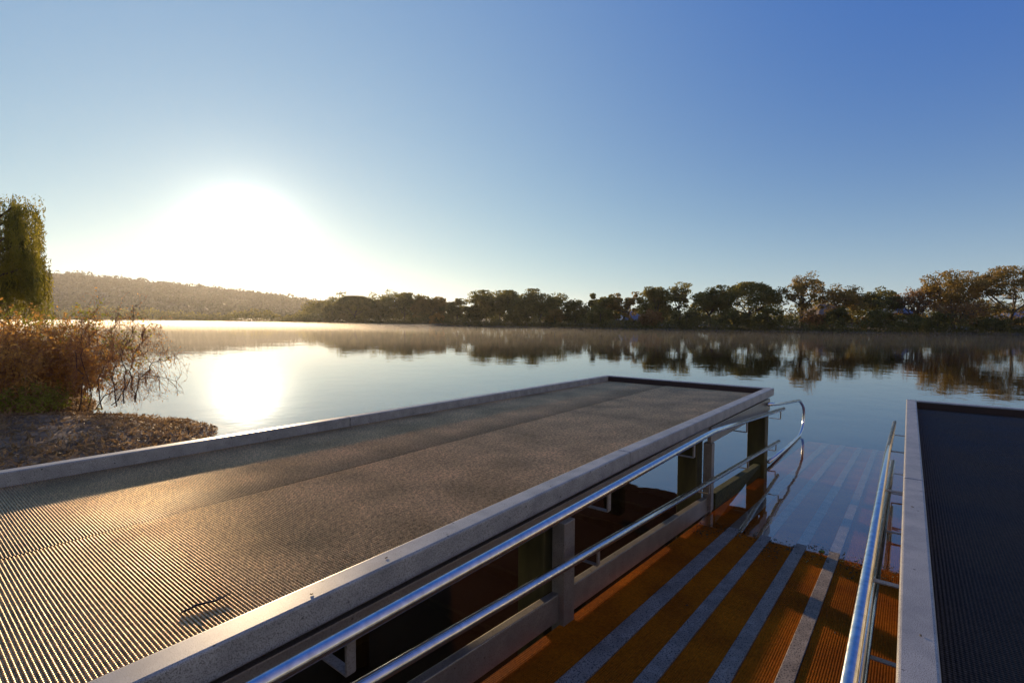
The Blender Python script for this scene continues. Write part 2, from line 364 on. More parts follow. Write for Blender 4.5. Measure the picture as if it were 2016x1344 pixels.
# side kerbs in lengths with fine joints, end kerb
segs = [A0, .2, 2.9, 5.3, A1]
for s0, s1 in zip(segs[:-1], segs[1:]):
    kerb(fd, [(s0 + .002, Lb(s0)), (s0 + .002, Lb(s0) + .095), (s1 - .002, Lb(s1) + .095), (s1 - .002, Lb(s1))])
segs = [A0, -.6, 3.4, A1]
for s0, s1 in zip(segs[:-1], segs[1:]):
    kerb(fd, [(s0 + .002, Rb(s0) - .108), (s0 + .002, Rb(s0)), (s1 - .002, Rb(s1)), (s1 - .002, Rb(s1) - .108)])
kerb(fd, [(A1 - .097, Lb(A1) + .097), (A1 - .097, Rb(A1) - .11), (A1 - .003, Rb(A1) - .11), (A1 - .003, Lb(A1) + .097)])
mb = MB(); fd.prism(mb, [(A1 - .125, Lb(A1) + .10), (A1 - .125, Rb(A1) - .112), (A1 - .099, Rb(A1) - .112), (A1 - .099, Lb(A1) + .10)], ZD + .002, ZK - .012); mb.build('kerb_shade_strip', m_dark, fd.o)  # added dark strip, paints the shade on the end kerb's inner face
mb = MB(); fd.prism(mb, [(A0, -1.64), (A0, -1.60), (5.38, -1.60), (5.38, -1.64)], .80, .905); mb.build('side_beam', m_galv, fd.o, bevel=.004)
mb = MB(); fd.prism(mb, [(5.385, -1.62), (5.385, -1.58), (A1 - .05, -1.53), (A1 - .05, -1.57)], .735, .905)
mb.build('side_beam', m_galv, fd.o, bevel=.004)
mb = MB(); fd.prism(mb, [(A0, Lb(A0) + .03), (A0, Lb(A0) + .07), (A1 - .05, Lb(A1) + .07), (A1 - .05, Lb(A1) + .03)], .80, .925)
mb.build('side_beam', m_galv, fd.o, bevel=.004)
mb = MB(); fd.prism(mb, [(A1 - .06, -4.05), (A1 - .06, -1.65), (A1 - .02, -1.65), (A1 - .02, -4.05)], .77, .925)
mb.build('end_beam', m_galv, fd.o, bevel=.004)
for a in (-1.2, 2.45, 5.25, 7.62):
    for b0, b1 in (((-1.90, -1.70) if a < 7 else (-1.76, -1.53)), (-4.0, -3.7)):
        mb = MB(); fd.box(mb, a + .05, a + .25, b0, b1, -1.25, .86 if a < 7 else .73); mb.build('pile', m_pile, fd.o, bevel=.01)
for a, wd in ((-1.25, .14), (.72, .07), (2.58, .12), (5.42, .09)):
    mb = MB(); fd.box(mb, a - wd / 2, a + wd / 2, -1.655, -1.598 + .03, max(-.4, .02), .798 if a < 5 else .733); mb.build('post', m_galv, fd.o, bevel=.004)
# cross joists under the deck
for a in (.6, 1.6, 3.4, 4.3, 6.3, 7.2):
    mb = MB(); fd.box(mb, a, a + .06, -4.2, -1.65, .80, ZD - .086); mb.build('joist', m_pile, fd.o)

# ---- steel rails beside the ramp
SL = .0714
def ztoprail(a): return .945 if a < 5.0 else .945 - (a - 5.0) * .073
def zlow(a): return .735 - (a - 1.1) * .068
def railing(fr, b, bf, a_end, loop, left, rt_=.0255):
    mb = MB(); pts = [(-2.6, b, ztoprail(-2.6)), (4.7, b, .945), (5.0, b, .942), (5.4, b, ztoprail(5.4)), (a_end, b, ztoprail(a_end))]
    fr.tube(mb, pts, rt_, 18); top = mb.build('top_rail', m_rail, fr.o, smooth=True)
    mb = MB(); fr.tube(mb, [(-2.6, b, zlow(-2.6)), (a_end - .3, b, zlow(a_end - .3))], .0235, 18); low = mb.build('lower_rail', m_rail, fr.o, smooth=True)
    s = 1 if left else -1
    for a in (-.8, .98, 2.85, 4.45, 6.3, a_end - .22):
        z = ztoprail(a); mb = MB()
        fr.box(mb, a - .018, a + .018, b - .006, b + .006, z - .135, z - .022)
        fr.box(mb, a - .018, a + .018, min(b, bf), max(b, bf), z - .142, z - .135)
        mb.build('bracket', m_galv, top, bevel=.0015)
    for a in (-.6, 1.0, 2.72, 4.9, 6.4, a_end - .5):
        z = zlow(a); mb = MB()
        fr.box(mb, a - .015, a + .015, b - .005, b + .005, z - .11, z - .02)
        fr.box(mb, a - .015, a + .015, min(b, bf), max(b, bf), z - .117, z - .11)
        mb.build('bracket', m_galv, low, bevel=.0015)
    if loop:
        mb = MB(); pts = bend([(7.6, b - .04, .865), (8.2, b - .01, .80), (9.95, b, .640), (10.42, b, .44), (10.40, b, .14), (10.05, b, .02), (9.0, b, .03), (7.7, b - .03, .05)], .3, 6)
        fr.tube(mb, pts, .0235, 14); mb.build('end_loop', m_rail, fr.o, smooth=True)
railing(fd, -1.45, -1.60, 8.5, True, True)

# ---- right deck
fr_ = Frame('floating_deck', 2.5, 1.5, 0.0)
tag(fr_.o, 'dark grated jetty deck right of the ramp, cut off by the photo edge', 'jetty')
ribbed(fr_, 'grating', A0, A1 - .18, lambda a: .10, lambda a: 3.2, ZD, m_grate2, fr_.o)
mb = MB(); fr_.prism(mb, [(A0, .05), (A0, 3.2), (A1 - .1, 3.2), (A1 - .1, .05)], ZD - .085, ZD - .009); mb.build('deck_frame', m_dark, fr_.o)
segs = [A0, -.5, 3.9, A1 - .08]
for s0, s1 in zip(segs[:-1], segs[1:]): kerb(fr_, [(s0 + .002, 0.0), (s0 + .002, .097), (s1 - .002, .097), (s1 - .002, 0.0)])
kerb(fr_, [(A1 - .18, .099), (A1 - .18, 3.2), (A1 - .083, 3.2), (A1 - .083, .099)])
mb = MB(); fr_.prism(mb, [(A1 - .21, .10), (A1 - .21, 3.2), (A1 - .182, 3.2), (A1 - .182, .10)], ZD + .002, ZK - .012); mb.build('kerb_shade_strip', m_dark, fr_.o)  # same added dark strip for the shaded inner face of this end kerb
kerb(fr_, [(A0, 3.202), (A0, 3.3), (A1 - .08, 3.3), (A1 - .08, 3.202)])
mb = MB(); fr_.prism(mb, [(A0, .035), (A0, .07), (A1 - .15, .07), (A1 - .15, .035)], .735, .925); mb.build('side_beam', m_galv, fr_.o, bevel=.004)
for a in (-1.2, 2.2, 5.0, 7.5):
    for b0, b1 in ((.10, .40), (2.7, 3.0)):
        mb = MB(); fr_.box(mb, a + .05, a + .25, b0, b1, -1.25, .86); mb.build('pile', m_pile, fr_.o, bevel=.01)
    mb = MB(); fr_.box(mb, a - .06, a + .06, .02, .08, -.4 if a > 4 else .05, .733); mb.build('post', m_galv, fr_.o, bevel=.004)
railing(fr_, -.108, .035, 8.1, False, False, .021)

# ================================================================== RAMP
AW = 5.05
def zr(a): return SL * (AW - a)
fa = Frame('access_ramp', 4.5, -.78, 0.0)
tag(fa.o, 'rusty orange mesh ramp with four grey strips sloping down into the water', 'ramp')
R0, R1 = -1.2, 12.2
mb = MB(); fa.prism(mb, [(R0, -1.60), (R0, .02), (R1, .02), (R1, -1.60)], [zr(R0) - .05] * 2 + [zr(R1) - .05] * 2, [zr(R0) - .012] * 2 + [zr(R1) - .012] * 2)
mb.build('ramp_frame', m_dark, fa.o)
# mesh panels between the strips, ribs as real geometry
cuts = [-1.60, -1.325, -1.215, -1.035, -.945, -.745, -.658, -.49, -.408, .02]
for k in range(0, len(cuts), 2):
    b0, b1 = cuts[k], cuts[k + 1]
    n = int((R1 - R0) / .0125); vs = []; fs = []
    for i in range(n):
        for u, dep in ((0, 1), (.3, 1), (.48, .1), (.65, 0), (.82, .1)):
            a = R0 + (i + u) * .0125; zz = zr(a) - dep * .005
            vs.append(fa.p(a, b0 + .002, zz)); vs.append(fa.p(a, b1 - .002, zz))
    m = len(vs) // 2
    for q in range(m - 1): fs.append((2 * q, 2 * q + 1, 2 * q + 3, 2 * q + 2))
    link_mesh('mesh_panel', vs, fs, m_ramp, fa.o)
for k in range(1, len(cuts) - 1, 2):
    b0, b1 = cuts[k], cuts[k + 1]; mb = MB()
    fa.prism(mb, [(R0, b0), (R0, b1), (R1, b1), (R1, b0)], [zr(R0) - .01] * 2 + [zr(R1) - .01] * 2, [zr(R0) + .007] * 2 + [zr(R1) + .007] * 2)
    mb.build('strip', m_strip, fa.o, bevel=.004)
def side_beam(a0, a1, b0, b1, lo, hi, m_, nm='side_beam'):
    mb = MB(); fa.prism(mb, [(a0, b0), (a0, b1), (a1, b1), (a1, b0)], [zr(a0) + lo] * 2 + [zr(a1) + lo] * 2, [zr(a0) + hi] * 2 + [zr(a1) + hi] * 2)
    return mb.build(nm, m_, fa.o, bevel=.005)
side_beam(R0, 2.66, -1.655, -1.603, .02, .185, m_galv)
side_beam(2.67, 5.55, -1.655, -1.603, .02, .185, m_galv)
side_beam(5.56, 8.4, -1.655, -1.575, .03, .20, m_moss)
side_beam(R0, 5.0, .023, .034, .02, .185, m_galv)

# ================================================================== VEGETATION
def quads(cent, size, elong=1.0, rg=rng, hang=0.0):
    """random small leaf faces: (n,3) centres -> verts, faces"""
    n = len(cent); d1 = rg.normal(size=(n, 3)); d1[:, 2] -= hang * 2.2; d1 /= np.linalg.norm(d1, axis=1)[:, None]
    d2 = rg.normal(size=(n, 3)); d2 -= (d2 * d1).sum(1)[:, None] * d1; d2 /= np.linalg.norm(d2, axis=1)[:, None]
    s = (np.asarray(size) * rg.uniform(.6, 1.3, n))[:, None]
    u = d1 * s * elong * .5; v = d2 * s * .5
    V = np.stack([cent - u, cent + v * .9 + u * .15, cent + u, cent - v * .9 + u * .1], 1).reshape(-1, 3)
    return V, np.arange(4 * n).reshape(n, 4)

def grow(mb, p, d, length, r, depth, rg, tips, spread=.55, nb=(2, 3), segs=3, upw=.15, sides=5, shrink=.72, rmin=.004):
    pts = [p]; dd = d.copy()
    for k in range(segs):
        dd = dd + rg.normal(size=3) * .16; dd[2] += upw * .3; dd /= np.linalg.norm(dd); pts.append(pts[-1] + dd * length / segs)
    rad = [max(r * (1 - .45 * k / segs), rmin) for k in range(segs + 1)]
    mb.tube(pts, rad, sides, cap=False)
    if depth == 0: tips.append(pts[-1]); tips.append(pts[-2]); return
    for k in range(rg.integers(nb[0], nb[1] + 1)):
        nd = dd + rg.normal(size=3) * spread; nd[2] += upw; nd /= np.linalg.norm(nd)
        q = pts[-1] if k else pts[-1]
        grow(mb, q, nd, length * shrink * rg.uniform(.8, 1.15), rad[-1] * .75, depth - 1, rg, tips, spread, nb, segs, upw, sides, shrink, rmin)

def far_tree(px, top, half, kind, label, seed, dback=6.0, name=None, lm=None, lo=None):
    rg = np.random.default_rng(seed)
    dep = shore(px) + dback; s = dep / F; x, y = world(px, dep)
    z0 = float(terrain_z(np.array(x), np.array(y))) - .05; H = ztop(px, top, dep) - z0; W = half * s * (1.22 if kind in ('gum', 'round', 'airy') else 1.1)
    nm = name or {'gum': 'gum_tree', 'dense': 'leafy_tree', 'bare': 'bare_tree', 'shrub': 'shrub', 'airy': 'gum_tree', 'round': 'leafy_tree'}[kind]
    o = empty(nm, (x, y, z0)); tag(o, label, 'shrub' if kind == 'shrub' else 'tree', 'trees and shrubs along the far bank')
    mb = MB(); tips = []
    lq = .0025 * dep                                            # leaf clump about a pixel and a half
    if kind in ('gum', 'airy', 'round', 'bare'):
        nst = 1 if kind != 'bare' else 2
        for q in range(nst):
            d = np.array([rg.normal() * .12, rg.normal() * .12, 1.0]); d /= np.linalg.norm(d)
            hb = H * (.26 if kind != 'airy' else .38)
            base = np.array([0, 0, 0.]); topt = base + d * hb
            mb.tube([base, base + d * hb * .5 + rg.normal(size=3) * .02 * H, topt], [.035 * H, .028 * H, .022 * H], 7, cap=False)
            nl = rg.integers(4, 7)
            for l_ in range(nl):
                az = 2 * math.pi * (l_ + rg.uniform(0, .6)) / nl
                tz = H * rg.uniform(.60, .93); tw = W * rg.uniform(.35, .92)
                tgt = np.array([math.cos(az) * tw, math.sin(az) * tw * .8, tz]); mid = topt * .5 + tgt * .5 + np.array([0, 0, -.05 * H]) + rg.normal(size=3) * .03 * H
                mb.tube([topt, mid, tgt], [.017 * H, .011 * H, .005 * H], 5, cap=False); tips.append(tgt); tips.append(mid * .35 + tgt * .65)
                for e in range(3):
                    t2 = mid * .6 + tgt * .4 + rg.normal(size=3) * np.array([W * .3, W * .3, H * .1]); mb.tube([mid, t2], [.007 * H, .003 * H], 4, cap=False); tips.append(t2)
                    if kind == 'bare':
                        for e2 in range(4): mb.tube([t2, t2 + rg.normal(size=3) * np.array([W * .18, W * .18, H * .08])], [.004 * H, .002 * H], 3, cap=False)
    else:
        mb.tube([(0, 0, 0), (rg.normal() * .03 * H, 0, H * .6)], [.03 * H, .012 * H], 6, cap=False)
    mb.build('trunk', m_bark, o)
    cs = []
    T = np.array(tips) if tips else np.zeros((0, 3))
    if kind in ('gum', 'airy', 'bare'):
        n = {'gum': 250, 'airy': 140, 'bare': 34}[kind]
        for tpt in T:
            tpt = tpt.copy(); tpt[2] = min(tpt[2], H * .95)
            for sub in range(3 if kind == 'gum' else 2):
                c = tpt + rg.normal(size=3) * np.array([W * .10, W * .10, H * .035]); rx = W * rg.uniform(.14, .30)
                p = rg.normal(size=(n // 2, 3)); p /= np.linalg.norm(p, axis=1)[:, None]; p *= rg.uniform(.3, 1, (n // 2, 1)) ** .5
                cs.append(c + p * np.array([rx, rx, rx * .62]))
    if kind in ('gum', 'airy'):                                 # looser growth lower in the crown
        for q in range(60 if kind == 'gum' else 20):
            an = rg.uniform(0, 2 * math.pi); rr_ = W * .85 * math.sqrt(rg.random())
            c = np.array([math.cos(an) * rr_, math.sin(an) * rr_ * .8, H * rg.uniform(.18, .72)]); rx = W * rg.uniform(.12, .24)
            p = rg.normal(size=(60, 3)); p /= np.linalg.norm(p, axis=1)[:, None]; p *= rg.uniform(.3, 1, (60, 1)) ** .5
            cs.append(c + p * np.array([rx, rx, rx * .7]))
    if kind == 'round':
        for q in range(120):
            v = rg.normal(size=3); v /= np.linalg.norm(v); v[2] = abs(v[2]) if rg.random() < .45 else v[2]
            c = np.array([v[0] * W * .82, v[1] * W * .7, H * .52 + v[2] * H * .42]); rx = W * rg.uniform(.13, .24)
            p = rg.normal(size=(120, 3)); p /= np.linalg.norm(p, axis=1)[:, None]; p *= rg.uniform(.4, 1, (120, 1)) ** .5
            cs.append(c + p * np.array([rx, rx, rx * .7]))
    if kind in ('dense', 'shrub'):
        lo_ = lo if lo is not None else .04
        for q in range(60 if kind == 'dense' else 34):
            v = rg.normal(size=3); v /= np.linalg.norm(v); u = rg.uniform(.55, 1)
            zz = lo_ + (1 - lo_) * (.5 + .42 * v[2] * u); wz = math.sqrt(max(.15, 1 - abs(zz - .42) ** 1.8 * 2.2))
            c = np.array([v[0] * W * .85 * u * wz, v[1] * W * .6 * u, zz * H]); rx = W * rg.uniform(.12, .26)
            p = rg.normal(size=(80, 3)); p /= np.linalg.norm(p, axis=1)[:, None]; p *= rg.uniform(.4, 1, (80, 1)) ** .5
            pp = c + p * np.array([rx, rx, min(rx * .8, H * .16)]); cs.append(pp)
    c = np.vstack(cs); c[:, 2] = np.clip(c[:, 2], .02 * H, None); c[:, 2] = np.where(c[:, 2] > H, H - (c[:, 2] - H) * .5, c[:, 2])
    Vq, Fq = quads(c, lq, 1.35, rg)
    m_ = lm or {'gum': m_gum, 'airy': m_gum2, 'bare': m_rust, 'dense': m_dense, 'shrub': m_dense, 'round': m_gum}[kind]
    link_mesh('crown', Vq, Fq, m_, o)
    return o

TREES = [
 # px, top, half, kind, label, back, leaf
 (655, 596, 30, 'dense', 'low hazy tree where the far bank meets the foot of the hill', 8, m_gum),
 (700, 583, 36, 'round', 'hazy rounded tree, first tall one right of the hill foot', 10, m_gum),
 (748, 590, 30, 'dense', 'low dense tree between two taller hazy ones left of centre', 8, m_dense),
 (795, 577, 38, 'gum', 'hazy gum tree with a knobbly raised top, left of the golden shrub', 10, m_gum),
 (845, 584, 32, 'gum', 'gum tree with a flat ragged top just above the golden shrub', 10, m_gum2),
 (862, 616, 20, 'shrub', 'small golden orange shrub at the water line of the far bank', 2, m_gold),
 (898, 588, 26, 'airy', 'thin open tree beside a pale gap in the tree line', 8, m_gum),
 (936, 598, 22, 'dense', 'low dark tree under the left side of the paired spreading gums', 5, m_dense),
 (978, 571, 44, 'gum', 'broad spreading gum, left of the pair near the middle of the bank', 9, m_gum),
 (1062, 568, 46, 'gum', 'broad spreading gum with lacy top, right of the pair near the middle', 9, m_gum),
 (1020, 604, 26, 'shrub', 'dark undergrowth shrub beneath the paired spreading gums', 3, m_dense),
 (1092, 606, 24, 'shrub', 'olive undergrowth shrub right beneath the lacy gum', 3, m_gum2),
 (1133, 585, 36, 'dense', 'compact round dark tree between the paired gums and the spiky one', 7, m_dense),
 (1180, 600, 28, 'shrub', 'dark shrub left of the small blue grey roof', 3, m_gum),
 (1192, 574, 26, 'gum', 'gum tree with a small domed top left of a bare spike', 9, m_gum),
 (1226, 576, 26, 'airy', 'open branched tree above the small blue grey roof', 10, m_gum2),
 (1283, 608, 34, 'shrub', 'reddish brown shrub right of the small blue grey roof', 3, m_rust),
 (1290, 566, 34, 'gum', 'gum tree with a rounded shoulder right of the small roof', 9, m_gum),
 (1338, 557, 30, 'airy', 'upright lacy gum rising between two darker crowns', 10, m_gum),
 (1352, 606, 40, 'shrub', 'wide dark shrub mass under the upright lacy gum', 3, m_dense),
 (1398, 556, 34, 'gum', 'gum tree with twin peaks left of the widest dark crown', 9, m_gum),
 (1473, 556, 50, 'round', 'widest dark olive crown left of the tallest airy tree', 9, m_gum),
 (1445, 606, 38, 'shrub', 'dark green shrub below the widest olive crown', 3, m_dense),
 (1512, 598, 34, 'shrub', 'dark green hedge like shrub left of the tall airy tree stem', 2, m_dense),
 (1578, 537, 38, 'airy', 'tallest airy gum standing above its neighbours with sky in its crown', 8, m_gum2),
 (1606, 616, 32, 'shrub', 'grey leafless looking shrub at the foot of the tallest airy gum', 5, m_rust),
 (1655, 557, 38, 'airy', 'open flat topped gum with bright sky through its limbs', 8, m_gum2),
 (1652, 600, 26, 'dense', 'dark small tree with trunk under the open flat topped gum', 4, m_dense),
 (1725, 562, 42, 'gum', 'low domed dark gum behind the blue roofed house', 12, m_dense),
 (1698, 622, 14, 'shrub', 'small bright yellow green shrub beside the dark bush and blue roof', 5, m_gold),
 (1732, 604, 32, 'shrub', 'large dark round bush in front of the blue roofed house', 3, m_dense),
 (1800, 562, 34, 'bare', 'half bare tree with fine twigs right of the blue roof', 8, m_rust),
 (1790, 618, 40, 'shrub', 'dark low undergrowth below the half bare tree', 3, m_dense),
 (1876, 532, 54, 'gum', 'big spreading gum with an arched golden top', 8, m_gum2),
 (1888, 590, 44, 'bare', 'pinkish bare twiggy tree in front of the arched gum', 3, m_rust),
 (1845, 612, 34, 'shrub', 'dark shrub at the water edge left of the pinkish twiggy tree', 2, m_dense),
 (1985, 524, 58, 'round', 'large rust tinted rounded tree at the right edge of the photo', 8, m_gum2),
 (1952, 622, 40, 'shrub', 'dark undergrowth below the rust tinted rounded tree', 2, m_dense),
 (2045, 615, 44, 'shrub', 'dark shrub cut off by the right edge of the photo', 2, m_dense),
]
for k, (px, top, half, kind, lab, back, lm) in enumerate(TREES):
    far_tree(px, top, half, kind, lab, 100 + k, back, lm=lm)

# low growth along the waterline of the far bank that nobody could count
cs = []
for px in np.arange(560, 2200, 2.2):
    d = shore(px) + rng.uniform(-.3, 2.5); x, y = world(px, d); s = d / F
    hh = (9 + 14 * (.5 + .5 * math.sin(px * .021) * math.sin(px * .057 + 1))) * s * (1 + max(0, px - 1200) / 1000)
    p = rng.normal(size=(44, 3)) * np.array([4 * s, .5, hh * .33]) + np.array([x, y, hh * .4]); p[:, 2] = np.abs(p[:, 2]); cs.append(p)
c = np.vstack(cs); V_, F_ = quads(c, .0021 * c[:, 1], 1.5)
tag(link_mesh('bank_undergrowth', V_, F_, m_dense), 'dark low undergrowth along the waterline of the far bank', 'undergrowth', kind='stuff')

# the further wood seen between and behind the counted trees
cs = []; rgb = np.random.default_rng(77)
for px in np.arange(600, 2150, 5.0):
    d = shore(px) + rgb.uniform(26, 40); x, y = world(px, d); s = d / F
    hh = (54 + 14 * math.sin(px * .013 + 2 * math.sin(px * .0071)) + 7 * math.sin(px * .06)) * s * rgb.uniform(.75, 1.15)
    if rgb.random() < .16: continue
    for q in range(8):
        c = np.array([x + rgb.normal() * 5 * s, y + rgb.normal() * 2, hh * rgb.uniform(.12, .85)])
        p = rgb.normal(size=(46, 3)); p /= np.linalg.norm(p, axis=1)[:, None]
        cs.append(c + p * np.array([9 * s, 9 * s, 6 * s]) * rgb.uniform(.4, 1, (46, 1)))
c = np.vstack(cs); c[:, 2] = np.abs(c[:, 2] - .5) + .5; V_, F_ = quads(c, .0024 * c[:, 1], 1.3, rgb)
tag(link_mesh('background_wood', V_, F_, m_gum), 'further wood seen between and behind the trees of the far bank', 'wood', kind='stuff')

# ------------------------------------------------------------------ houses among the trees
m_wall, t, b = mat('house_wall', (.35, .27, .20), .8); noise_col(t, b, (.12, .085, .055), (.20, .15, .10), 4)
m_roofb, t, b = mat('blue_grey_roof', (.30, .36, .48), .45); noise_col(t, b, (.10, .13, .17), (.15, .18, .22), 2)
m_glass, t, b = mat('window_glass', (.02, .025, .03), .1)
def house(px, back, wpx, hpx_eave, hpx_ridge, label, rot=.2, roofm=m_roofb):
    d = shore(px) + back; s = d / F; x, y = world(px, d); z0 = float(terrain_z(np.array(x), np.array(y)))
    o = empty('house', (x, y, z0), rot); tag(o, label, 'house', 'houses among the trees on the far bank')
    W, D = wpx * s, wpx * s * .8; e = ztop(px, hpx_eave, d) - z0; rdg = ztop(px, hpx_ridge, d) - z0
    mb = MB(); mb.box(-W / 2, W / 2, -D / 2, D / 2, -.3, e); mb.build('wall', m_wall, o)
    ov = .5; mb = MB(); x0, x1, y0, y1 = -W / 2 - ov, W / 2 + ov, -D / 2 - ov, D / 2 + ov
    mb.add([(x0, y0, e + .01), (x1, y0, e + .01), (x1, y1, e + .01), (x0, y1, e + .01), (x0 * .35, 0, rdg), (x1 * .35, 0, rdg)],
           [(0, 3, 2, 1), (0, 1, 5, 4), (1, 2, 5), (2, 3, 4, 5), (3, 0, 4)]); mb.build('roof', roofm, o)
    for wx in (-W * .3, W * .05, W * .33):
        mb = MB(); mb.box(wx - .6, wx + .6, -D / 2 - .04, -D / 2 + .02, e * .35, e * .8); f = mb.build('window', m_glass, o)
house(1240, 22, 40, 630, 612, 'small house with a blue grey roof near the middle of the far bank')
house(1762, 16, 44, 617, 600, 'house with a blue roof behind the large dark round bush', .3)
house(2000, 18, 60, 627, 612, 'house with a pale blue roof half hidden under the rust tinted tree', -.1)
house(1625, 26, 70, 620, 598, 'low wide house with a dull brown roof behind the tallest airy gum', .1, m_wall)

# ------------------------------------------------------------------ hill on the left with its forest
HX = [-1400, -700, -300, 0, 105, 160, 250, 330, 400, 470, 540, 600, 680, 760, 900]
HY = [560, 530, 520, 528, 535, 538, 548, 556, 562, 570, 578, 588, 600, 612, 625]
def hill_top(px, d): return ztop(px, float(np.interp(px, HX, HY)) + 3, d)
vs = []; nx = 140; ny = 14; D0, D1 = 440., 900.
pxs = np.linspace(-1300, 900, nx)
for px in pxs:
    for k in range(ny):
        u = k / (ny - 1); d = D0 + (D1 - D0) * u
        z = .4 + (hill_top(px, D1) - .4) * (u ** 1.25) + 2.5 * math.sin(px * .017 + u * 5) * math.sin(u * math.pi)
        x, y = world(px, d); vs.append((x, y, z))
    x, y = world(px, D1 + 500); vs.append((x, y, -3))
K = ny + 1
fs = [(i * K + k, (i + 1) * K + k, (i + 1) * K + k + 1, i * K + k + 1) for i in range(nx - 1) for k in range(K - 1)]
tag(link_mesh('hill', vs, fs, m_hill, smooth=True), kind='structure')
cs = []; ss = []
rg = np.random.default_rng(5)
for q in range(5200):
    px = rg.uniform(-500, 800); u = rg.uniform(0, 1) ** .8; d = D0 + (D1 - D0) * u
    z = .4 + (hill_top(px, D1) - .4) * (u ** 1.25) + 2.5 * math.sin(px * .017 + u * 5) * math.sin(u * math.pi)
    if z < -.5: continue
    x, y = world(px, d); h_ = rg.uniform(5, 11) * (.6 + .5 * rg.random()); r_ = rg.uniform(3, 6)
    p = rg.normal(size=(18, 3)); p /= np.linalg.norm(p, axis=1)[:, None]
    cs.append(np.array([x, y, z + h_ * .5 - 2]) + p * np.array([r_, r_, h_ * .42])); ss.append(np.full(18, rg.uniform(2.2, 3.4)))
V_, F_ = quads(np.vstack(cs), np.concatenate(ss), 1.2, rg)
tag(link_mesh('hill_forest', V_, F_, m_hillleaf), 'hazy wooded slope behind the willow on the left', 'forest', kind='stuff')
# wooded shore at the foot of the hill
cs = []; ss = []
for px in np.arange(-300, 660, 3.0):
    d = shore(px) + rg.uniform(2, 25); x, y = world(px, d); s = d / F
    hh = (16 + 14 * (.5 + .5 * math.sin(px * .031 + 2 * math.sin(px * .011)))) * s; hh *= rg.uniform(.7, 1.15)
    p = rg.normal(size=(44, 3)); p /= np.linalg.norm(p, axis=1)[:, None]
    cs.append(np.array([x, y, hh * .5]) + p * np.array([6 * s, 6 * s, hh * .52]) * rg.uniform(.5, 1, (44, 1))); ss.append(np.full(44, .003 * d))
V_, F_ = quads(np.vstack(cs), np.concatenate(ss), 1.2, rg)
tag(link_mesh('shore_wood', V_, F_, m_gum), 'hazy wood along the far shore below the hill', 'forest', kind='stuff')

# ------------------------------------------------------------------ willow on the left bank
def near(px, d): x, y = world(px, d); return np.array([x, y])
rg = np.random.default_rng(11)
WD = 17.0; wx, wy = near(-95, WD); o = empty('willow_tree', (wx, wy, .2))
tag(o, 'tall weeping willow hanging over the red brown bush at the left edge', 'tree')
mb = MB(); tips = []
mb.tube([(0, 0, -.2), (.08, .05, 1.6), (.0, .1, 3.0)], [.28, .22, .17], 10, cap=False)
def P3(px, py, dd=0.0):
    d = WD + dd; x, y = world(px, d); return np.array([x - wx, y - wy, ztop(px, py, d) - .2])
limbs = [P3(-60, 400), P3(-20, 405, .6), P3(30, 412, -.5), P3(58, 415, .4), P3(70, 470, -.6), P3(-130, 400, .5), P3(-190, 430), P3(15, 470, -1.2), P3(70, 530, .5), P3(-40, 440, 1.2), P3(-100, 440, -1.2), P3(45, 530, -1.0)]
for l_ in limbs:
    m_ = np.array([l_[0] * .35, l_[1] * .4, l_[2] * .72 + .5]); mb.tube([(.0, .1, 2.9), m_, l_], [.10, .06, .02], 6, cap=False)
mb.build('trunk', m_bark2, o)
vs = MB(); leaf = []
def strand(p, ln, n=None, drift=None):
    n = int(ln / .042); q = p.copy(); dv = (rg.normal(size=2) * .25 if drift is None else drift)
    for k in range(n):
        u = k / n; out_ = max(0, .35 - u) * 1.0
        q = q + np.array([dv[0] * out_, dv[1] * out_, -1 + out_ * 1.2]) * .042 * (1 if u > .1 else .7)
        leaf.append(q + rg.normal(size=3) * .022)
def envelope(px): return float(np.interp(px, [-260, -180, -60, 0, 30, 60, 80, 92, 96], [470, 400, 380, 384, 392, 397, 410, 436, 470]))
for q in range(108):                                            # bundles of strands with air between them
    cx_ = rg.uniform(-230, 88) if q < 95 else rg.uniform(35, 91); dd = rg.uniform(-1.3, 1.3); drop = rg.random() ** 1.5 * 150
    for k in range(rg.integers(9, 20)):
        px = min(cx_ + rg.normal() * 7, 94); p = P3(px, envelope(px) + drop + abs(rg.normal()) * 14, dd + rg.normal() * .15)
        strand(p, min(rg.uniform(.7, 2.3), p[2] - 1.2), drift=np.array([rg.normal() * .25, rg.normal() * .2]))
for q in range(30):                                            # lower skirt, out to the right edge at x = 105 px
    cx_ = rg.uniform(-60, 97); dd = rg.normal() * .7; y0 = rg.uniform(500, 560)
    for k in range(12):
        p = P3(min(cx_ + rg.normal() * 6, 104), y0 + rg.normal() * 14, dd + rg.normal() * .12); strand(p, rg.uniform(.7, 1.9), drift=np.array([.12, 0]))
for q in range(60):                                            # loose whips at the crown's right shoulder
    p = P3(rg.uniform(-20, 94), rg.uniform(384, 425), rg.normal() * .4); strand(p, rg.uniform(.3, .8), drift=np.array([rg.uniform(.1, .8), 0]))
Vq, Fq = quads(np.array(leaf), .034, 3.2, rg, hang=1.0); link_mesh('crown', Vq, Fq, m_willow, o)

# ------------------------------------------------------------------ thicket and bare shrub on the spit
def twigs(mb, base, d, ln, r, rg, pts_out, segs=7, droop=.0, wander=.18, sides=4):
    p = base.copy(); pts = [p.copy()]; dd = d / np.linalg.norm(d)
    for k in range(segs):
        dd = dd + rg.normal(size=3) * wander; dd[2] -= droop * (k / segs); dd /= np.linalg.norm(dd); p = p + dd * ln / segs; pts.append(p.copy())
    mb.tube(pts, [max(r * (1 - .8 * k / segs), .0022) for k in range(segs + 1)], sides, cap=False); pts_out += pts[2:]; return pts

